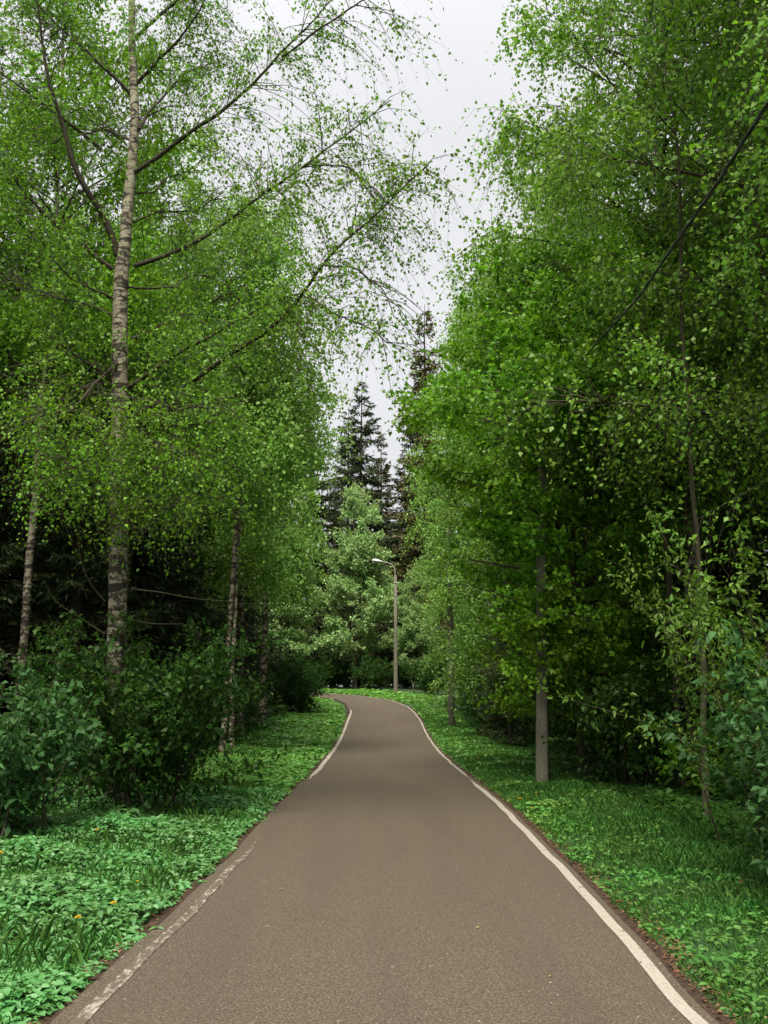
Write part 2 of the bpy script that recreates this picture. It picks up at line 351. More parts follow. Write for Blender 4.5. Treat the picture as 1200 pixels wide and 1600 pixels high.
def sample_on(rng, O, D, L, per_m, sag=0):
    k = np.maximum(1, rng.poisson(L*per_m)); idx = np.repeat(np.arange(len(O)), k); t = rng.uniform(.12, 1, len(idx))[:,None]
    P = O[idx]+D[idx]*L[idx][:,None]*t; P[:,2] -= (sag*L[idx])*(t[:,0]**2)
    return P, D[idx], t
def trunk_poly(Ht, lean, rng, n=14, wig=.04):
    s = np.linspace(0, 1, n); P = np.zeros((n,3)); P[:,2] = s*Ht; P[:,0] = lean[0]*s; P[:,1] = lean[1]*s
    wv = np.cumsum(rng.normal(0, wig, (n,2)), axis=0); P[:,:2] += wv-wv[0]; return P
def broadleaf(seed, Ht, prof, h0, nl, r0, leafm, barkm, lsize, per_m=5, tl=.45, m=6, hang=.4, e=(.3,.9), curve=-.1, nsub=9, subl=.42, lean=(0,0), bias=(0,0),
              asp=.72, fine=False, twigs=False, trunks=1, flat=.5, spread=.06, sagb=.12, sgap=.0, wmin=.004, bark_twig=None):
    rng = np.random.RandomState(seed); wood = MB(); subw = MB(); leaf = MB(); trunk_meshes = []
    for tk in range(trunks):
        ht = Ht*(1-.12*tk); P = trunk_poly(ht, lean if tk == 0 else (lean[0]+rng.uniform(-1,1), lean[1]+rng.uniform(-1,1)), rng)
        if tk: P[:,:2] += rng.uniform(-.35,.35,2)
        rr = r0*(1-.12*tk)*(1-np.linspace(0,1,len(P))*.9)**.9+.006; rr[0] *= 1.25
        tb = MB(); tb.tube(P, rr, 10, rough=.06, rng=rng); trunk_meshes.append(tb)
        for q in range(nl//trunks):
            hf = h0+(1-h0)*((q+rng.uniform(0,1))/(nl//trunks)); hf = min(hf, .985)
            az = q*2.4+rng.uniform(-.5,.5)+tk
            rad = np.interp(hf, [p[0] for p in prof], [p[1] for p in prof])*rng.uniform(.72,1.12)
            rad *= 1+bias[0]*math.cos(az)+bias[1]*math.sin(az)
            if rng.uniform() < sgap: continue
            f = hf*(len(P)-1); i = int(f); p0 = P[i]*(1-f+i)+P[min(i+1,len(P)-1)]*(f-i)
            el = rng.uniform(*e)*(.6+.7*hf); Lb = max(rad/max(math.cos(el), .35), .25)
            C = limb_curve(p0, az, Lb, el, curve, 9, rng)
            lr = min(np.interp(hf, np.linspace(0,1,len(rr)), rr)*.55, .012*Lb+.006)
            wood.tube(C, np.linspace(lr, wmin, 9), 5)
            O, D, L = grow_subs(rng, C, max(3, int(nsub*(.5+Lb/3))), Lb*subl, .15, flat)
            L = np.maximum(L, .2)
            sg = np.zeros((len(O),3)); sg[:,2] = sagb*L*.25; E = O+D*L[:,None]; E[:,2] -= sagb*L
            subw.tubes(O, E, np.minimum(lr*.5,.010)+0*L, wmin*.6+0*L, sag=sg)
            TP, TD, _ = sample_on(rng, O, D, L, per_m, sagb)
            # also twigs off the limb itself
            k2 = int(Lb*per_m*.8)+2; ss = rng.uniform(.3,1,k2)*8; ii = np.minimum(ss.astype(int),7)
            LP = C[ii]+(C[ii+1]-C[ii])*(ss-ii)[:,None]
            TP = np.concatenate([TP, LP]); TD = np.concatenate([TD, unit(rng.normal(0,1,(k2,3)))])
            kk = clumps(TP, -.55, 2.4, seed); TP, TD = TP[kk], TD[kk]
            DD = unit(TD*.6+rng.normal(0,.55,TD.shape)+np.array([0,0,-hang*.6+.1]))
            twig_leaves(rng, leaf, subw if twigs else None, TP, DD, tl, m, hang, lsize, asp, fine, spread=spread)
    return trunk_meshes, wood, subw, leaf, barkm, leafm, bark_twig or M['twig']
def tree_obj(name, spec, loc, rz, label, cat, group=None):
    tms, wood, subw, leaf, bm_, lm, tw = spec
    t = empty(name, loc, rz); tag(t, label, cat, group)
    for tm in tms: tm.build('trunk', bm_, t, True)
    if wood is None:
        leaf.build('crown', lm, t); return t
    wood.V += subw.V; wood.Q += [q+wood.n for q in subw.Q]; wood.n += subw.n
    wood.build('limbs', tw, t)
    leaf.build('crown', lm, t); return t
def copy_tree(o, loc, rz, scale=1.0, label=None, group=None, sx=None):
    r = o.copy(); COL.objects.link(r); r.location = loc; r.rotation_euler = (0,0,rz); r.scale = (scale*(sx or 1), scale*(sx or 1), scale)
    for ch in list(o.children):
        c = ch.copy(); COL.objects.link(c); c.parent = r
    if label: r['label'] = label
    if group: r['group'] = group
    elif 'group' in r: del r['group']
    return r
def G(x, y): return (x, y, float(ground(np.array(x), np.array(y)))-.03)

def spruce(seed, Ht, Rb, h0=.04, needles='needles', dens=1.7, droop=.25, gap=0.0, wsp=.34, sprig=.27):
    rng = np.random.RandomState(seed); tb = MB(); wb = MB(); nb = MB()
    P = trunk_poly(Ht, (0,0), rng, wig=.02); tb.tube(P, .012*Ht*(1-np.linspace(0,1,14)*.95), 8, rough=.05, rng=rng)
    z = h0*Ht
    while z < Ht*.985:
        f = z/Ht; rad = Rb*(1-f)**.82*(1 if f > .12 else .8)+.12
        nb_ = int(rng.randint(5,8) if f < .85 else 4)
        for b in range(nb_):
            if rng.uniform() < gap: continue
            az = rng.uniform(0, 2*math.pi); L = rad*rng.uniform(.6,1.15); e = rng.uniform(-.35,.0) if f < .75 else rng.uniform(-.1,.5)
            p0 = np.array([np.interp(z, P[:,2], P[:,0]), np.interp(z, P[:,2], P[:,1]), z+rng.uniform(-.15,.15)])
            C = limb_curve(p0, az, L, e, droop*.5, 6, rng); tb.tube(C, np.linspace(.006*L+.006, .003, 6), 3)
            n = int(L*13*dens)+5; s = rng.uniform(.1,1,n)**.8*5; i = np.minimum(s.astype(int),4); O = C[i]+(C[i+1]-C[i])*(s-i)[:,None]
            T = unit(C[i+1]-C[i]); Sd = unit(np.cross(T, [0,0,1.]))*rng.choice([-1,1],n)[:,None]
            SL = (.10+.32*L*(1-(s/5)))*rng.uniform(.5,1.1,n); SL = np.clip(SL, .1, .9)
            D = unit(T*.7+Sd*rng.uniform(.4,1,n)[:,None]+rng.normal(0,.15,(n,3))+np.array([0,0,-.15]))
            k = np.maximum(1,(SL/.12).astype(int)); idx = np.repeat(np.arange(n),k); tt = rng.uniform(0,1,len(idx))
            Q0 = O[idx]+D[idx]*(SL[idx]*tt)[:,None]; Q0[:,2] -= .35*SL[idx]*tt*tt
            LD = unit(D[idx]+rng.normal(0,.45,Q0.shape)+np.array([0,0,-.45])); LN = unit(rng.normal(0,1,Q0.shape))
            nb.leaves(Q0, LD, LN, sprig*rng.uniform(.6,1.3,len(Q0)), .30, fold=.05, wide=.3)
        z += wsp*rng.uniform(.7,1.3)*(1 if f < .8 else .8)
    return [tb], None, None, nb, M['bark_dark'], M[needles], M['bark_dark']

def shrub(seed, Ht, Rd, nstem, leafm, lsize, per_m=14, m=5, asp=.6, tl=.22, e=(.9,1.45), fine=False, hang=.1, subl=.45, nsub=8, z0=.15, sr=.012):
    rng = np.random.RandomState(seed); st = MB(); lf = MB()
    for q in range(nstem):
        az = rng.uniform(0, 6.28); el = rng.uniform(*e); L = Ht*rng.uniform(.6,1.1)/math.sin(el)*.95; L = min(L, Ht*1.25)
        p0 = np.array([rng.normal(0,Rd*.25), rng.normal(0,Rd*.25), 0]); C = limb_curve(p0, az, L, el, -.12*rng.uniform(0,1.6), 8, rng, .06)
        k = Rd/max(np.hypot(C[-1,0]-p0[0], C[-1,1]-p0[1]), 1e-3)
        if k < 1: C[:,:2] = p0[:2]+(C[:,:2]-p0[:2])*k
        st.tube(C, np.linspace(sr*rng.uniform(.7,1.2), .003, 8), 5)
        O, D, Ls = grow_subs(rng, C, nsub, L*subl, z0, .1, .25); E = O+D*Ls[:,None]; E[:,2] -= .08*Ls
        st.tubes(O, E, .004+0*Ls, .002+0*Ls)
        TP, TD, _ = sample_on(rng, O, D, Ls, per_m, .08)
        ss = rng.uniform(max(z0,.2),1,int(L*per_m))*7; ii = np.minimum(ss.astype(int),6); TP = np.concatenate([TP, C[ii]+(C[ii+1]-C[ii])*(ss-ii)[:,None]]); TD = np.concatenate([TD, unit(rng.normal(0,1,(len(ss),3)))])
        twig_leaves(rng, lf, None, TP, unit(TD*.5+rng.normal(0,.6,TD.shape)), tl, m, hang, lsize, asp, fine, spread=.02, upn=1.0)
    return [], st, MB(), lf, None, leafm, M['twig']
def shrub_obj(name, spec, loc, label, cat='bush', group=None, rz=0):
    _, st, _, lf, _, lm, tw = spec
    t = empty(name, loc, rz); tag(t, label, cat, group); st.build('stems', tw, t); lf.build('foliage', lm, t); return t

# ------------------------------------------------------------------ the big birch on the left (trunk and limbs traced in perspective)
rng = np.random.RandomState(11)
by = 13.2
bt = empty('birch_tree', G(-3.7, by)); o0 = np.array(bt.location)
tag(bt, 'nearest birch, thick pale trunk and long branches reaching over the path from the left', 'tree')
tp = np.array([P3(x, y, by) for x, y in [(183,1256),(182,1180),(181,1090),(183,1000),(184,900),(186,830),(184,760),(186,690),(187,610),(187,540),(188,480),(190,425),(195,380),(200,320),(206,260),(211,190),(209,120),(206,60),(206,0)]])
tp = np.vstack([tp, tp[-1]+[0,0,1.5], tp[-1]+[.1,0,3.0], tp[-1]+[.2,0,4.5]])-o0
wpx = [46,42,38,36,35,35,34,33,32,31,30,30,25,23,21,19,17,15,14,10,6,3]
tr = np.array([w_*by/1500/2*.82 for w_ in wpx])
m_ = MB()
s_ = np.linspace(0, len(tp)-1, 90); tpd = np.stack([np.interp(s_, np.arange(len(tp)), tp[:,k]) for k in range(3)], 1); trd = np.interp(s_, np.arange(len(tp)), tr)
m_.tube(tpd, trd, 14, rough=.05, rng=rng); m_.build('trunk', M['bark_birch'], bt, True)
# (pixels, depth of each end relative to trunk, base thickness px)
LB = [
 ([(205,272),(250,245),(290,215),(345,182),(400,140),(440,90),(490,40),(540,-20)], -1.5, 9),
 ([(205,418),(255,403),(300,385),(345,355),(400,312),(440,285),(480,255),(530,215),(575,180),(610,150)], -2.2, 8),
 ([(198,606),(240,580),(290,548),(340,522),(380,497),(430,468),(470,452)], -1.6, 8),
 ([(200,655),(260,625),(325,578),(365,552),(405,525),(440,497),(475,455),(500,412),(548,368),(585,335),(630,290),(670,255)], -3.0, 10),
 ([(186,405),(170,355),(152,322),(136,300),(115,262),(97,190),(76,130),(66,60),(60,0),(56,-60)], -1.2, 13),
 ([(180,423),(120,372),(80,342),(40,300),(0,245),(-40,190)], -1.0, 8),
 ([(178,467),(120,440),(85,405),(65,370)], -.8, 5),
 ([(206,150),(170,112),(130,75),(85,35),(50,0),(20,-40)], -.6, 7),
 ([(160,235),(100,190),(60,160),(0,115),(-40,90)], -1.0, 7),
 ([(212,132),(240,100),(275,65),(305,20),(330,-40)], -.8, 7),
 ([(218,205),(235,178),(262,150),(290,120),(330,100)], 1.0, 6),
 ([(200,300),(240,300),(265,275),(310,265)], 1.0, 4),
 ([(200,450),(240,452),(282,450),(285,438),(320,432),(360,450)], .8, 4),
 ([(200,532),(235,520),(280,497),(330,474),(345,468)], 1.3, 5),
 ([(180,602),(160,580),(130,560),(100,540),(70,525)], -.8, 6),
 ([(200,655),(240,655),(300,660),(340,655)], -1.0, 4),
 ([(200,705),(250,715),(300,715),(345,700)], -.7, 4),
 ([(178,860),(168,820),(162,775),(170,740),(150,710),(110,690)], -.9, 6),
 ([(205,700),(230,690),(260,700),(290,720)], -1.4, 4),
 ([(188,770),(170,742),(150,725),(105,712)], -2.2, 5),
 ([(190,700),(215,688),(250,690),(300,705)], -2.4, 5),
 ([(192,810),(225,790),(262,790),(310,770)], -1.8, 5),
 ([(192,640),(230,625),(280,640),(340,620)], -2.2, 5),
 ([(190,560),(150,600),(120,640),(70,650)], -2.0, 5),
 ([(200,350),(240,330),(300,330),(350,300)], 1.2, 5),
 ([(190,500),(140,480),(90,470),(20,440)], .9, 5),
 ([(205,220),(160,200),(120,210),(60,230)], 1.3, 5),
 ([(475,455),(520,485),(565,500),(605,530)], (-2.2,-3.0), 3),
 ([(500,412),(550,420),(590,450),(615,500)], (-2.4,-3.2), 3),
 ([(440,90),(510,40),(575,0),(630,-30)], (-1.1,-2.2), 4),
 ([(480,255),(540,260),(590,300),(620,340)], (-1.6,-2.4), 3),
 ([(190,680),(150,690),(120,715),(90,730)], -1.3, 4),
 ([(200,-20),(250,-60),(310,-90),(380,-110)], -.8, 7),
 ([(204,-40),(150,-90),(90,-130),(20,-150)], -.8, 7),
 ([(210,60),(300,-20),(390,-60),(480,-80)], .9, 7),
]
crown = MB(); tw = MB()
for pts, dd, wd in LB:
    n = len(pts); d0, d1 = dd if isinstance(dd, tuple) else (0, dd)
    P = np.array([P3(x, y, by+d0+(d1-d0)*(k/(n-1))) for k, (x, y) in enumerate(pts)])-o0
    P = resample(P, 24); P += np.cumsum(rng.normal(0,.006,P.shape),axis=0)
    b = MB(); b.tube(P, np.linspace(wd*by/3000, .006, 24), 7, rough=.08, rng=rng); b.build('branch', M['twig'], bt, True)
    Ln = np.linalg.norm(np.diff(P,axis=0),axis=1).sum()
    O, D, L = grow_subs(rng, P, int(Ln*(14 if wd > 4.5 else 5))+4, 1.25, .12, .25, .1); L = np.clip(L, .45, 1.5)
    sg = np.zeros((len(O),3)); sg[:,2] = .1*L; E = O+D*L[:,None]; E[:,2] -= .25*L; tw.tubes(O, E, .007+0*L, .003+0*L, sag=sg)
    TP, TD, _ = sample_on(rng, O, D, L, 7.0, .25)
    kk = clumps(TP, -.75, 2.6); TP, TD = TP[kk], TD[kk]
    DD = unit(TD*.5+rng.normal(0,.5,TD.shape)+np.array([0,0,-.25]))
    twig_leaves(rng, crown, tw, TP, DD, .48, 9, .75, .046, .72, spread=.032, wood_r=.0016)
for pts, dd, wd in [([(166,942),(140,912),(125,872),(120,820)], -.8, 4), ([(166,992),(120,962),(85,940),(68,905)], -.7, 4), ([(205,825),(255,827),(300,812)], -1, 5),
                    ([(203,920),(250,925),(300,935),(362,940)], -.9, 3.5), ([(203,968),(240,975),(290,975)], -.6, 3)]:
    P = np.array([P3(x, y, by+dd*(k/(len(pts)-1))) for k, (x, y) in enumerate(pts)])-o0; P = resample(P, 14)
    b = MB(); b.tube(P, np.linspace(wd*by/4200, .003, 14), 5); o = b.build('branch', M['dry_twig'], bt, True); o['label'] = 'bare dead branch on the lower trunk'
tw.build('twigs', M['twig'], bt); crown.build('crown', M['birch'], bt)

# ------------------------------------------------------------------ other birches on the left
def birch(seed, Ht, r, **k):
    a = dict(prof=[(0,r*.7),(.3,r),(.6,r*.9),(.85,r*.5),(1,.25)], h0=.28, nl=60, r0=.008*Ht+.02, leafm=M['birch'], barkm=M['bark_birch'], lsize=.088, per_m=7.8, tl=.65, m=11, hang=.9, spread=.045, e=(.35,.9), curve=-.22, nsub=9)
    a.update(k); return broadleaf(seed, Ht, **a)
L1 = tree_obj('birch_tree', birch(21, 17.5, 3.0, lean=(.0,0), h0=.40, r0=.085), G(-7.15, 19), .4, 'slender birch with pale trunk near the left border of the photo', 'tree')
L2 = tree_obj('birch_tree', birch(22, 14.9, 3.3, lean=(.35,-.3), trunks=2, h0=.40, nl=84, r0=.064, bias=(-.28,0), leafm=M['birch_pale']), G(-3.7, 22.5), 0, 'birch with two close pale trunks behind the dark bush on the left', 'tree')
L3 = tree_obj('birch_tree', birch(23, 14.0, 2.3, h0=.32, nl=70, leafm=M['birch_pale'], lsize=.105, hang=.9), G(-4.5, 30.5), 0, 'light green birch whose crown leans to the path between double birch and spruces', 'tree')
L4 = copy_tree(L3, G(-4.7, 38), 2.0, 1.0, 'farther light green birch on the left with foliage close to the path', None)
copy_tree(L2, G(-9.5, 26), 2.2, 1.02, 'tall birch deeper in the wood behind the slender left birch', None)
copy_tree(L1, G(-11.5, 15.5), 4.0, 1.05, 'birch at the far left border mostly outside the photo', None)
copy_tree(L1, G(-6.6, 24.0), 1.0, .82, 'thin birch behind the big left birch trunk', None)
# ------------------------------------------------------------------ right side
RA = tree_obj('birch_tree', birch(31, 17.0, 4.4, h0=.22, nl=80, r0=.13, leafm=M['birch_near'], lsize=.064, per_m=10, m=13, tl=.65, hang=1.1, nsub=11, bias=(-.12,-.1), spread=.04, twigs=True), G(7.0, 11.0), 0,
              'big birch with drooping leafy branches at the upper right, trunk outside the photo', 'tree')
RB = tree_obj('birch_tree', birch(32, 16.5, 3.4, h0=.25, nl=80, r0=.11, leafm=M['birch_near'], lsize=.075, per_m=9, m=12, hang=1.0, lean=(-.5,0)), G(5.2, 16.0), 0,
              'birch with dense hanging foliage behind the thin dark trunk on the right', 'tree')
RM = tree_obj('maple_tree', broadleaf(33, 9.5, [(0,1.3),(.3,2.2),(.55,2.8),(.8,2.3),(1,.6)], .10, 86, .09, M['maple'], M['bark_dark'], .078, per_m=12, tl=.35, m=7, hang=.05, e=(.0,.45), curve=.02, nsub=12, flat=.9, asp=.85, spread=.03), G(3.45, 16.9), 0,
              'bright green maple with flat layered branches behind the nearest concrete pole', 'tree')
RM2 = copy_tree(RM, G(5.0, 24.0), 2.5, 1.05, 'second bright green maple behind the layered maple', None)
RC = tree_obj('birch_tree', birch(34, 17.5, 3.0, h0=.08, nl=84, leafm=M['birch_pale'], lsize=.092, hang=1.1, per_m=8, m=11), G(4.3, 34), 0, 'weeping pale green birch beside the middle pole on the right', 'tree')
copy_tree(RC, G(4.1, 42.0), 1.8, 1.02, 'more distant weeping pale birch just right of the lamp post', None)
copy_tree(RB, G(5.6, 26.5), 2.0, 1.08, 'tall birch rising above the maples on the right', None)
copy_tree(RA, G(9.5, 19.0), 2.0, 1.05, 'birch filling the right background above the spruces', None)
tree_obj('maple_tree', broadleaf(35, 8.8, [(0,1.2),(.4,2.2),(.7,2.6),(.9,1.9),(1,.6)], .60, 56, .06, M['maple'], M['bark_dark'], .075, per_m=11, tl=.35, m=7, hang=.08, e=(-.05,.35), curve=.0, nsub=11, flat=.9, asp=.85, spread=.03, bias=(-.35,0)), G(4.55, 15.0), 0,
         'slender maple whose layered boughs cover the upper part of the nearest pole', 'tree')
# thin dark trunk
rng = np.random.RandomState(41)
tt = empty('young_tree', G(4.0, 11.8)); tag(tt, 'thin dark crooked trunk rising through the foliage on the right', 'tree'); o0 = np.array(tt.location)
P = np.array([P3(x, y, 11.8) for x, y in [(1103,1290),(1103,1220),(1097,1150),(1101,1060),(1094,960),(1092,860),(1081,760),(1076,650),(1066,540),(1064,430),(1063,320),(1060,240),(1052,180),(1040,120),(1035,40)]])-o0
b = MB(); P = resample(P, 40); b.tube(P, np.linspace(.044,.012,40), 8, rough=.08, rng=rng); b.build('trunk', M['bark_dark'], tt, True)
lf = MB(); tw = MB()
for q in range(16):
    s = rng.uniform(.5,.98); p0 = P[int(s*39)]; C = limb_curve(p0, rng.uniform(0,6.28), rng.uniform(.7,1.6), rng.uniform(.2,.8), -.15, 9, rng); tw.tube(C, np.linspace(.012,.004,9), 5)
    O, D, L = grow_subs(rng, C, 7, .6, .2); tw.tubes(O, O+D*L[:,None], .004+0*L, .002+0*L)
    TP, TD, _ = sample_on(rng, O, D, L, 7); twig_leaves(rng, lf, None, TP, unit(TD+rng.normal(0,.5,TD.shape)), .3, 6, .7, .055, .8, spread=.03)
tw.build('limbs', M['twig'], tt); lf.build('crown', M['birch_near'], tt)

# ------------------------------------------------------------------ spruces
SA = tree_obj('spruce_tree', spruce(51, 25.5, 5.4, gap=.38, sprig=.36), G(-1.85, 77), 0, 'tall dark spruce with a thin pointed top above the bend of the path', 'tree')
SB = tree_obj('spruce_tree', spruce(52, 27.5, 4.2, needles='needles_brown', gap=.38, h0=.1, sprig=.38), G(2.9, 66), 0, 'tallest brownish spruce against the sky right of the gap', 'tree')
SC = tree_obj('spruce_tree', spruce(53, 9.0, 2.0, h0=.03, dens=2.6, sprig=.15), G(-5.2, 34), 0, 'low dark spruce with branches to the grass on the left before the bend', 'tree')
SD = tree_obj('spruce_tree', spruce(54, 17, 2.7, h0=.03, dens=2.6, sprig=.17), G(-7.5, 29), 0, 'dark spruce standing behind the double birch on the left', 'tree')
copy_tree(SC, G(3.4, 26.5), 1.0, .62, 'small dark spruce in the grass right of the path beyond the pole')
copy_tree(SA, G(-6.2, 71), 1.0, .98, 'dark spruce left of the pointed spruce at the end of the path')
copy_tree(SB, G(-.2, 80), 2.0, .80, 'sparse spruce with a thin top just right of the pointed one')
copy_tree(SA, G(1.6, 72), 3.0, .72, 'dark lower spruce behind the lamp post')
copy_tree(SD, G(-3.7, 70), 3.0, .92, 'bushy dark spruce directly behind the pale willow')
rng = np.random.RandomState(77)
def scatter(zone, n, protos, name_group, label, smin=.8, smax=1.15, mind=2.1):
    pts = []
    tries = 0
    while len(pts) < n and tries < 6000:
        tries += 1; x = rng.uniform(zone[0], zone[1]); y = rng.uniform(zone[2], zone[3])
        if path_dist(np.array([x]), np.array([y]))[0] < zone[4]: continue
        if any((x-a)**2+(y-b)**2 < mind**2 for a, b in pts): continue
        pts.append((x, y)); p = protos[rng.randint(len(protos))]
        copy_tree(p, G(x, y), rng.uniform(0,6.28), rng.uniform(smin, smax), label, name_group)
scatter((-19,-6.5,13,50,4.6), 36, [SD], 'spruces in the dark wood on the left', 'dark spruce in the shaded wood left of the path')
scatter((6.3,19,13,52,4.6), 36, [SD], 'spruces in the dark wood on the right', 'dark spruce in the shaded wood right of the path')
scatter((-24,16,66,92,7), 32, [SA, SD], 'spruces beyond the bend', 'dark spruce in the wood beyond the bend of the path', .75, .95, 2.6)
scatter((-26,-9,50.5,53,0), 6, [SD], 'spruces inside the bend', 'dark spruce in the wood inside the bend of the path', .7, .9, 2.2)

for k, (x, y, s_c) in enumerate([(-15,63.5,.6),(-12,65,.8),(-9.3,64.4,.7),(-4.6,65.5,.8),(-2.0,66,.7),(.6,64.5,.7),(3.4,62.5,.8),(6.0,60,.9),(-17,66,.9)]):
    copy_tree(SC, G(x, y), k*1.1, s_c, 'small dark spruce growing low behind the outer side of the bend', 'small spruces behind the bend')
# willows at the end
WA = tree_obj('willow_tree', broadleaf(61, 12.8, [(0,1.6),(.2,2.5),(.5,2.3),(.75,1.5),(1,.3)], .14, 80, .10, M['willow'], M['bark_dark'], .16, per_m=9, tl=.4, m=6, hang=.1, e=(.5,1.1), curve=-.05, nsub=9, asp=.6, trunks=3), G(-1.9, 62), 0,
              'pale green rounded willow at the end of the path left of the lamp', 'tree')
copy_tree(WA, G(-6.3, 61.5), 2.0, .82, 'lower pale willow left of the rounded one, half hidden by birches')
copy_tree(WA, G(1.9, 60.5), 4.0, .58, 'small pale willow right behind the lamp post')

# ------------------------------------------------------------------ shrubs
shrub_obj('bush', shrub(71, 2.6, 1.05, 26, M['shrub_shaded'], .075, per_m=13, m=5, z0=.05), G(-3.0, 12.4), 'dark leafy bush right of the big birch trunk on the left verge')
shrub_obj('bush', shrub(72, 1.75, .78, 18, M['shrub_teal'], .085, per_m=12, m=5, asp=.55, z0=.25), G(-3.75, 10.4), 'bluish green bush with bare lower stems at the left edge of the grass')
shrub_obj('bush', shrub(73, 3.1, 1.35, 24, M['shrub_yellow'], .06, per_m=9, m=5, asp=.5, z0=.1, fine=True), G(4.0, 9.0), 'yellowish green bush with small upright leaves near the right border')
shrub_obj('bush', shrub(74, 2.0, .75, 18, M['shrub_teal'], .075, per_m=9, m=5, asp=.6, z0=.1, fine=True), G(3.25, 7.3), 'pale bluish green bush cut off by the right border')
BS = shrub_obj('bush', shrub(75, 2.2, 1.2, 20, M['shrub_shaded'], .085, per_m=11, m=5, z0=.03), G(3.9, 15.6), 'dark low bush at the foot of the maple on the right', 'bush')
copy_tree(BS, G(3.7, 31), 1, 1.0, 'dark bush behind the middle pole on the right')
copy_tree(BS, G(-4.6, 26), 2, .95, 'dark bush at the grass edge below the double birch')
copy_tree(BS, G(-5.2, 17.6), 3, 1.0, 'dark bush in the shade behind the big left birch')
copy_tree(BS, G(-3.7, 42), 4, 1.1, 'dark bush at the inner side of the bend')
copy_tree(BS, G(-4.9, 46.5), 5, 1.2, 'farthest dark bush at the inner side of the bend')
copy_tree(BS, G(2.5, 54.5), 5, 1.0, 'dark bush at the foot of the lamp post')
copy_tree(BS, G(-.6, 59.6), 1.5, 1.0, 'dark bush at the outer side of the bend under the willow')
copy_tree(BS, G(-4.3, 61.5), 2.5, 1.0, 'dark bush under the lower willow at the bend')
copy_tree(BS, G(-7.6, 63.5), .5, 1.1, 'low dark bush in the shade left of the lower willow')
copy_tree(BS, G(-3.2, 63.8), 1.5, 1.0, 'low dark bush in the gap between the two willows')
BL = shrub_obj('bush', shrub(76, 1.3, .7, 10, M['maple'], .10, per_m=9, m=4, z0=.1, asp=.8), G(3.6, 42.5), 'light green bush at the outer curve of the path')
copy_tree(BL, G(4.7, 14.2), 1, .8, 'small light green sapling in the shade right of the nearest pole')
for k, (x, y, s, lb) in enumerate([(5.8,17,1.2,'dark bush in the shade behind the thin dark trunk'),(6.2,12.5,1.2,'dark bush behind the yellowish bush'),(5.0,22.5,1.1,'dark bush between the two maples')]):
    copy_tree(BS, G(x, y), k*1.3, s, lb)

# ------------------------------------------------------------------ poles, lamp, cable
def pole_mesh(Ht, w0, w1):                           # tapered concrete post with chamfered front corners
    b = MB(); P = []
    for z, w_ in ((-.3,w0),(0,w0),(Ht*.5,(w0+w1)/2),(Ht,w1)):
        h = w_/2; c = h*.28; P.append([(-h+c,-h,z),(h-c,-h,z),(h,-h+c,z),(h,h,z),(-h,h,z),(-h,-h+c,z)])
    V = np.array(P).reshape(-1,3); Q = [(i*6+j, i*6+(j+1)%6, (i+1)*6+(j+1)%6, (i+1)*6+j) for i in range(3) for j in range(6)]
    Q += [(18,19,20,21),(18,21,22,23)]; b.add(V, Q); return b
pm = pole_mesh(7.4, .235, .16).me('shaft', M['concrete'])
def clampm(z, w_):
    b = MB(); h = w_/2+.012
    for a in ((0,-h,z,w_+.04,.012),(0,h,z,w_+.04,.012)): b.box(a[:3], (a[3], a[4], .05))
    for a in ((-h,0,z),(h,0,z)): b.box(a, (.012, w_+.012, .05))
    return b
poles = []
for (x, y, leanx, rz, lb) in [(2.60, 16.3, .028, -.35, 'nearest grey concrete pole in the grass right of the path'), (2.47, 36.0, .0, -.2, 'middle concrete pole half hidden by foliage right of the path'), (.66, 55.0, .0, -.1, 'farthest concrete pole carrying the street lamp at the bend')]:
    p = empty('concrete_pole' if y < 50 else 'lamp_post', (x, y, float(tz(y))), 0); p.rotation_euler = (0, leanx, rz)
    tag(p, lb, 'pole' if y < 50 else 'street lamp')
    if y < 20: p.scale = (.86, .86, .92)
    if y > 50: p.scale = (.92, .92, .915)
    obj('shaft', pm, p); clampm(6.9, .168).build('clamp', M['metal'], p); clampm(6.1, .176).build('clamp', M['metal'], p); poles.append(p)
lp = poles[2]
b = MB(); hd = -1; A = [(-.0,-.11,6.2),(0,-.11,7.5),(-.02,-.11,7.8),(-.12,-.11,8.02),(-.32,-.11,8.14),(-.62,-.11,8.22),(-.85,-.11,8.27)]
b.tube(resample(np.array(A), 20), .028, 8); b.build('arm', M['metal'], lp, True)
def lathe_x(prof, c, tilt, m, name, parent, sz=1.0, half=None):
    b = MB(); P = []; k = 14
    for t, r_ in prof:
        P.append([(-t, r_*math.cos(a), r_*sz*math.sin(a)*(1 if math.sin(a) > 0 else (half or 1))) for a in np.linspace(0, 2*math.pi, k, endpoint=False)])
    V = np.array(P).reshape(-1,3); ct, st = math.cos(tilt), math.sin(tilt)
    V = np.stack([V[:,0]*ct+V[:,2]*st, V[:,1], -V[:,0]*st+V[:,2]*ct], 1)+np.array(c)
    n = len(prof); Q = [(i*k+j, i*k+(j+1)%k, (i+1)*k+(j+1)%k, (i+1)*k+j) for i in range(n-1) for j in range(k)]; b.add(V, Q); return b.build(name, m, parent, True)
head = lathe_x([(0,.03),(.03,.05),(.12,.075),(.25,.14),(.42,.17),(.58,.15),(.66,.08),(.68,.01)], (-.80,-.11,8.26), .12, M['lamp_white'], 'lamp_head', lp, .75, .35)
lathe_x([(.18,.01),(.2,.09),(.35,.13),(.52,.125),(.6,.07),(.62,.01)], (-.80,-.11,8.235), .12, M['lamp_glass'], 'lens', head, .3, 2.2)
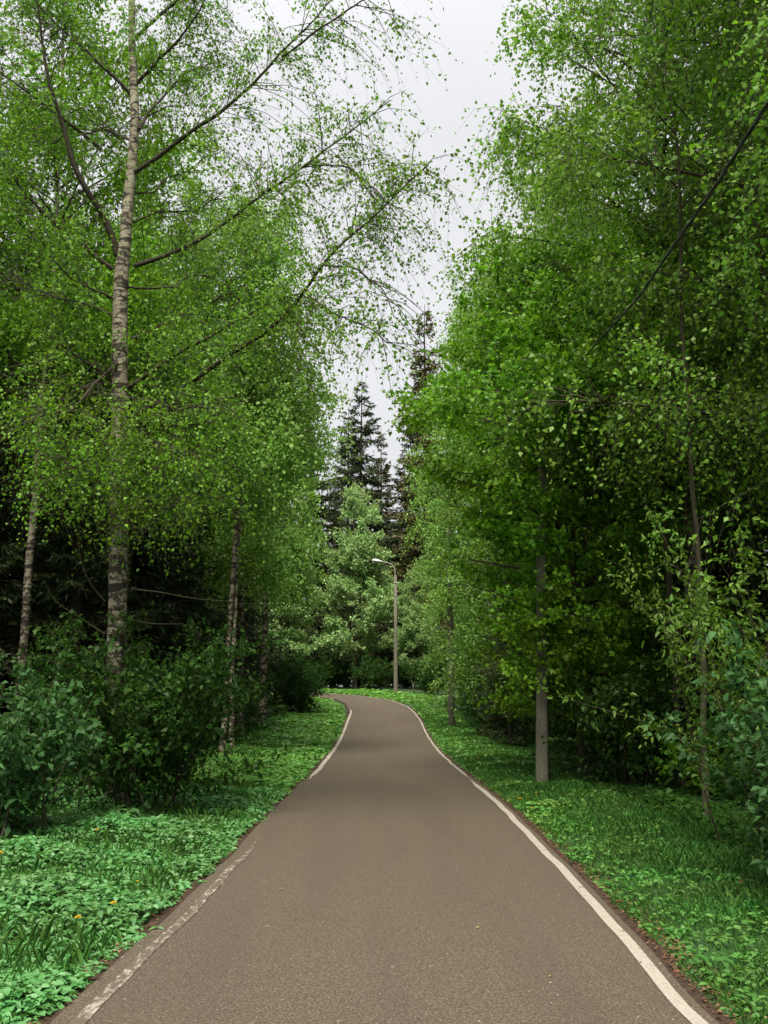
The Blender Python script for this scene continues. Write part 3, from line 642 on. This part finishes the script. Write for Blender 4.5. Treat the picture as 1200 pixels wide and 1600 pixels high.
# power cable: nearest pole top to a pole behind the camera, passing overhead on the right
A = [P3(848,612,16.2), P3(900,572,13.6), P3(1000,462,9.4), P3(1040,402,8.05), P3(1120,288,6.35), P3(1200,160,5.1)]
A = np.array(A); ext = A[-1]+(A[-1]-A[-2])*np.array([.3,1,.0])
z0 = A[-1][2]; ys_ = [3.5, 1, -2]; tail = [(A[-1][0]+.1, 3.6, z0-.05),(A[-1][0]+.15, 1.5, z0+.05),(A[-1][0]+.2, -1.5, z0+.4),(A[-1][0]+.2,-4, z0+1.0)]
Pc = resample(np.vstack([A, tail]), 90)
cb = empty('power_cable', tuple(Pc[0])); tag(cb, 'black twisted power cable hanging across the foliage at the upper right', 'cable')
for k in range(3):
    ph = np.arange(90*6)*.55/6*2+k*2.09; Pd = np.stack([np.interp(np.linspace(0,89,540), np.arange(90), Pc[:,c]) for c in range(3)], 1)
    T = unit(np.gradient(Pd, axis=0)); Aa = unit(np.cross(T, [0,0,1.])); Bb = np.cross(T, Aa)
    b = MB(); b.tube(Pd+.008*(np.cos(ph)[:,None]*Aa+np.sin(ph)[:,None]*Bb)-Pc[0], .0075, 6); b.build('strand', M['rubber'], cb, True)

# ------------------------------------------------------------------ verge vegetation
rng = np.random.RandomState(91)
def scat(n, x0, x1, y0, y1, dmin, dmax, power=1.6, side=0):
    u = rng.uniform(0,1,n*3); y = y0*(y1/y0)**(u) if power else y0+(y1-y0)*u
    x = rng.uniform(x0, x1, n*3); d = path_dist(x, y)
    edge = dmin+.06*vnoise(x, y, 5, 8)+.02*rng.normal(0,1,n*3)
    k = (d > edge) & (d < dmax+.35*vnoise(x, y, 1.1, 9)); return x[k][:n], y[k][:n]
def herbs(name, n, zone, m, size, hgt, label, fine=True, far=1.0, seed=0, asp=.7, tri=3):
    x, y = scat(n, *zone); n = len(x); d = path_dist(x, y)
    hh = hgt*(.55+.45*vnoise(x, y, 3.1, 10+seed)+.25*vnoise(x, y, 9, 30))*np.clip(.35+d*2.2, .35, 1); hh = np.clip(hh, .015, None)*rng.uniform(.5,1.1,n)
    sc = size*rng.uniform(.6,1.3,n)*(1+np.clip((y-8)/26, 0, far))
    b = MB(); base = np.stack([x, y, ground(x, y)+hh], 1); az = rng.uniform(0, 6.28, n)
    for k in range(tri):
        a = az+(k-(tri-1)/2)*(2.0 if tri == 3 else 1.3)+rng.normal(0,.25,n); tilt = rng.normal(-.12,.28,n)
        D = np.stack([np.cos(a), np.sin(a), tilt], 1); Nn = np.stack([rng.normal(0,.28,n), rng.normal(0,.28,n), np.ones(n)], 1)
        b.leaves(base+rng.normal(0,.004,base.shape), D, Nn, sc, asp, fine, .10)
    o = b.build(name, m); kind(o, 'stuff', label); o['category'] = 'plants'; return o
herbs('ground_cover', 21000, (-6.5,-1.4, 4.2, 15, .06, 3.6), M['herb'], .052, .17, 'dense green ground elder leaves covering the left verge')
herbs('ground_cover', 15000, (-6,-1.3, 13, 48, .10, 2.9), M['herb_lit'], .075, .12, 'bright green low plants along the left verge toward the bend', fine=False)
herbs('ground_cover', 3800, (1.5,5.5, 4.2, 12, .10, 2.6), M['grass'], .045, .09, 'round green leaves among the grass on the near right verge', seed=4)
herbs('ground_cover', 6000, (1.4,5.5, 11, 50, .10, 1.7), M['herb_lit'], .07, .10, 'bright green low plants along the right verge toward the bend', fine=False, seed=5)
herbs('ground_cover', 7000, (-14,6, 48, 68, .12, 2.6), M['herb_lit'], .12, .12, 'bright green grass strip along the outer side of the bend', fine=False, seed=6)
herbs('undergrowth', 9000, (-14,-4.0, 9, 40, 2.2, 12), M['shrub_shaded'], .08, .25, 'dark low plants on the shaded forest floor at left', fine=False, seed=7)
herbs('undergrowth', 9000, (3.2,14, 8, 40, 1.6, 12), M['shrub_shaded'], .08, .25, 'dark low plants on the shaded forest floor at right', fine=False, seed=8)
def blades(n, zone, Lb, label, wd=.0032, m='grass'):
    x, y = scat(n, *zone); n = len(x); z = ground(x, y); a = rng.uniform(0, 6.28, n)
    L = Lb*rng.uniform(.4,1.25,n)*(.75+.35*vnoise(x, y, 2.3, 14)); D = np.stack([np.cos(a)*.32, np.sin(a)*.32, np.ones(n)], 1)+rng.normal(0,.12,(n,3))
    b = MB(); Nn = np.stack([np.sin(a+1), np.cos(a+1), .1+0*a], 1)
    b.leaves(np.stack([x,y,z],1), D, Nn, L, 1.0, True, .08)
    V = b.V[0].reshape(n,6,3)                        # narrow the blades to real grass width
    c = V[:,0:1]+(V[:,3:4]-V[:,0:1])*np.array([0,.22,.62,1,.62,.22])[None,:,None]
    w_ = wd*(1+np.clip(y-6,0,30)/10)
    V[:] = c+(V-c)*np.clip(w_/L, 0, .5)[:,None,None]*np.array([1,2,1.3,0,1.3,2])[None,:,None]
    V[:,3] += (np.stack([np.cos(a), np.sin(a), -.4+0*a],1)*(L*.22)[:,None]); b.V[0] = V.reshape(-1,3)
    o = b.build('grass', M[m]); kind(o, 'stuff', label); o['category'] = 'grass'
blades(46000, (1.5,6.0, 4.2, 26, .10, 3.0), .15, 'fine green grass blades on the right verge')
blades(12000, (1.4,5.5, 24, 52, .10, 2.3), .16, 'far green grass on the right verge near the bend')
blades(9000, (-6.5,-1.4, 4.2, 16, .14, 4.0), .20, 'scattered grass blades between the left verge plants')
blades(14000, (-6.5,-1.3, 14, 50, .10, 3.4), .15, 'far green grass on the left verge near the bend')
# leaf litter at the path edges and under the trees
def litter(n, x0, x1, y0, y1, dmin, dmax, label, size=.03, thr=-9, dz=.02):
    x = rng.uniform(x0,x1,n*4); y = y0*(y1/y0)**rng.uniform(0,1,n*4); d = path_dist(x,y); k = (d > dmin) & (d < dmax) & (vnoise(x,y,2.5,40) > thr+.15*rng.normal(0,1,n*4)); x, y = x[k][:n], y[k][:n]; n = len(x)
    a = rng.uniform(0,6.28,n); b = MB(); b.leaves(np.stack([x,y,ground(x,y)+dz+rng.uniform(0,.012,n)],1), np.stack([np.cos(a),np.sin(a),rng.normal(0,.15,n)],1), np.stack([rng.normal(0,.3,n),rng.normal(0,.3,n),np.ones(n)],1), size*rng.uniform(.4,1.3,n), .65, False, .12)
    o = b.build('leaf_litter', M['litter']); kind(o, 'stuff', label); o['category'] = 'leaf litter'
litter(2600, 1.5, 2.2, 4.2, 30, .03, .26, 'brown dry leaf litter along the right edge of the path')
litter(1300, -2.2, -1.3, 4.2, 30, .03, .20, 'brown dry leaf litter along the left edge of the path')
litter(1800, 2.2, 5.5, 6, 16, .9, 3.2, 'dry leaves between the grass under the right bushes', .04, .25, .05)

# dandelions
gz = lambda x, y: float(ground(np.array(x), np.array(y)))
def dandelion(px, py, y, s, lb, grp=None, hd=.15):
    p = P3(px, py, y); zb = gz(p[0], p[1]); h = max(p[2]-zb, .05)
    t = empty('dandelion', (p[0], p[1], zb)); tag(t, lb, 'flower', grp)
    b = MB(); b.tube([(0,0,0),(.01,0,h*.5),(0,0,h-.008)], .0025, 5); b.build('stem', M['stem'], t)
    r = np.random.RandomState(int(px)); b = MB()
    for ring, (n, el, L) in enumerate([(22,.15,1.0),(18,.5,.85),(14,.9,.65),(8,1.3,.5)]):
        a = np.arange(n)*6.283/n+r.uniform(0,.4,n); D = np.stack([np.cos(a)*math.cos(el), np.sin(a)*math.cos(el), np.full(n, math.sin(el))],1)
        b.leaves(np.tile([[0,0,h-.006+.001*ring]],(n,1)), D, np.tile([[0.02,.01,1.]],(n,1))-D*.3, s*L*r.uniform(.85,1.1,n), .32, False, .05, .6)
    b.build('flower_head', M['yellow'], t)
def gd(px, py, up=.16):                              # distance at which the head stands `up` above the ground
    d = ray(px, py); ys_ = np.linspace(4, 60, 4000); zz = H+d[2]*ys_/d[1]; gg = ground(d[0]*ys_/d[1], ys_)+up; k = np.where(zz <= gg)[0]; return ys_[k[0]] if len(k) else 30
for px, py, s, lb in [(122,1432,.024,'yellow dandelion lowest and nearest in the left verge'),(177,1410,.024,'yellow dandelion just right above the nearest one on the left'),(215,1376,.014,'small half closed dandelion in the left verge above the pair'),
                      (151,1296,.024,'yellow dandelion under the bluish bush on the left'),(1,1332,.028,'yellow dandelion at the very left border'),(302,1257,.02,'yellow dandelion below the dark bush on the left'),
                      (813,1247,.03,'larger yellow flower left of the pole foot, closer to path'),(838,1238,.024,'yellow flower right in front of the nearest pole'),(866,1262,.014,'small yellow flower in grass right of the pole foot')]:
    dandelion(px, py, gd(px, py), s, lb)
for px, py in [(737,1188),(744,1193),(752,1190),(760,1194),(765,1193),(748,1186),(799,1221),(831,1262)]: dandelion(px, py, gd(px, py, .12), .022, 'tiny yellow flower in the grass beside the path before the pole', 'tiny yellow flowers beside the path')

# fallen green and yellow leaves lying on the asphalt
fm1 = simple('pale_green_leaf', lambda t: (.20,.25,.10), .6); fm2 = simple('yellow_leaf', lambda t: (.40,.30,.10), .6)
for k, (px, py, m, lb) in enumerate([(435,1396,fm1,'pale green leaf lying on the asphalt left of the middle'),(548,1315,fm1,'small green leaf on the asphalt, farthest of the fallen leaves'),(750,1457,fm2,'yellowish leaf on the asphalt right of the middle'),
                                    (347,1389,fm2,'yellow leaf on the asphalt near the left edge'),(858,1535,fm2,'small yellow leaf low on the right half of the asphalt'),(700,1500,fm2,'tiny yellow speck of leaf between the middle and right leaves'),
                                    (1003,1512,M['litter'],'brown leaf beside the near right white line'),(1095,1583,M['litter'],'brown leaf lying on the white line in the right corner')]):
    d = ray(px, py); y = -H/d[2]*d[1]; x = -H/d[2]*d[0]
    b = MB(); a = k*1.7; b.leaves(np.zeros((1,3)), np.array([[math.cos(a), math.sin(a), .05]]), np.array([[.05,.05,1.]]), .03 if k in (0,2,7) else .02, .6, True, .12)
    o = b.build('fallen_leaf', m); o.location = (x, y, .0325); tag(o, lb, 'leaf')
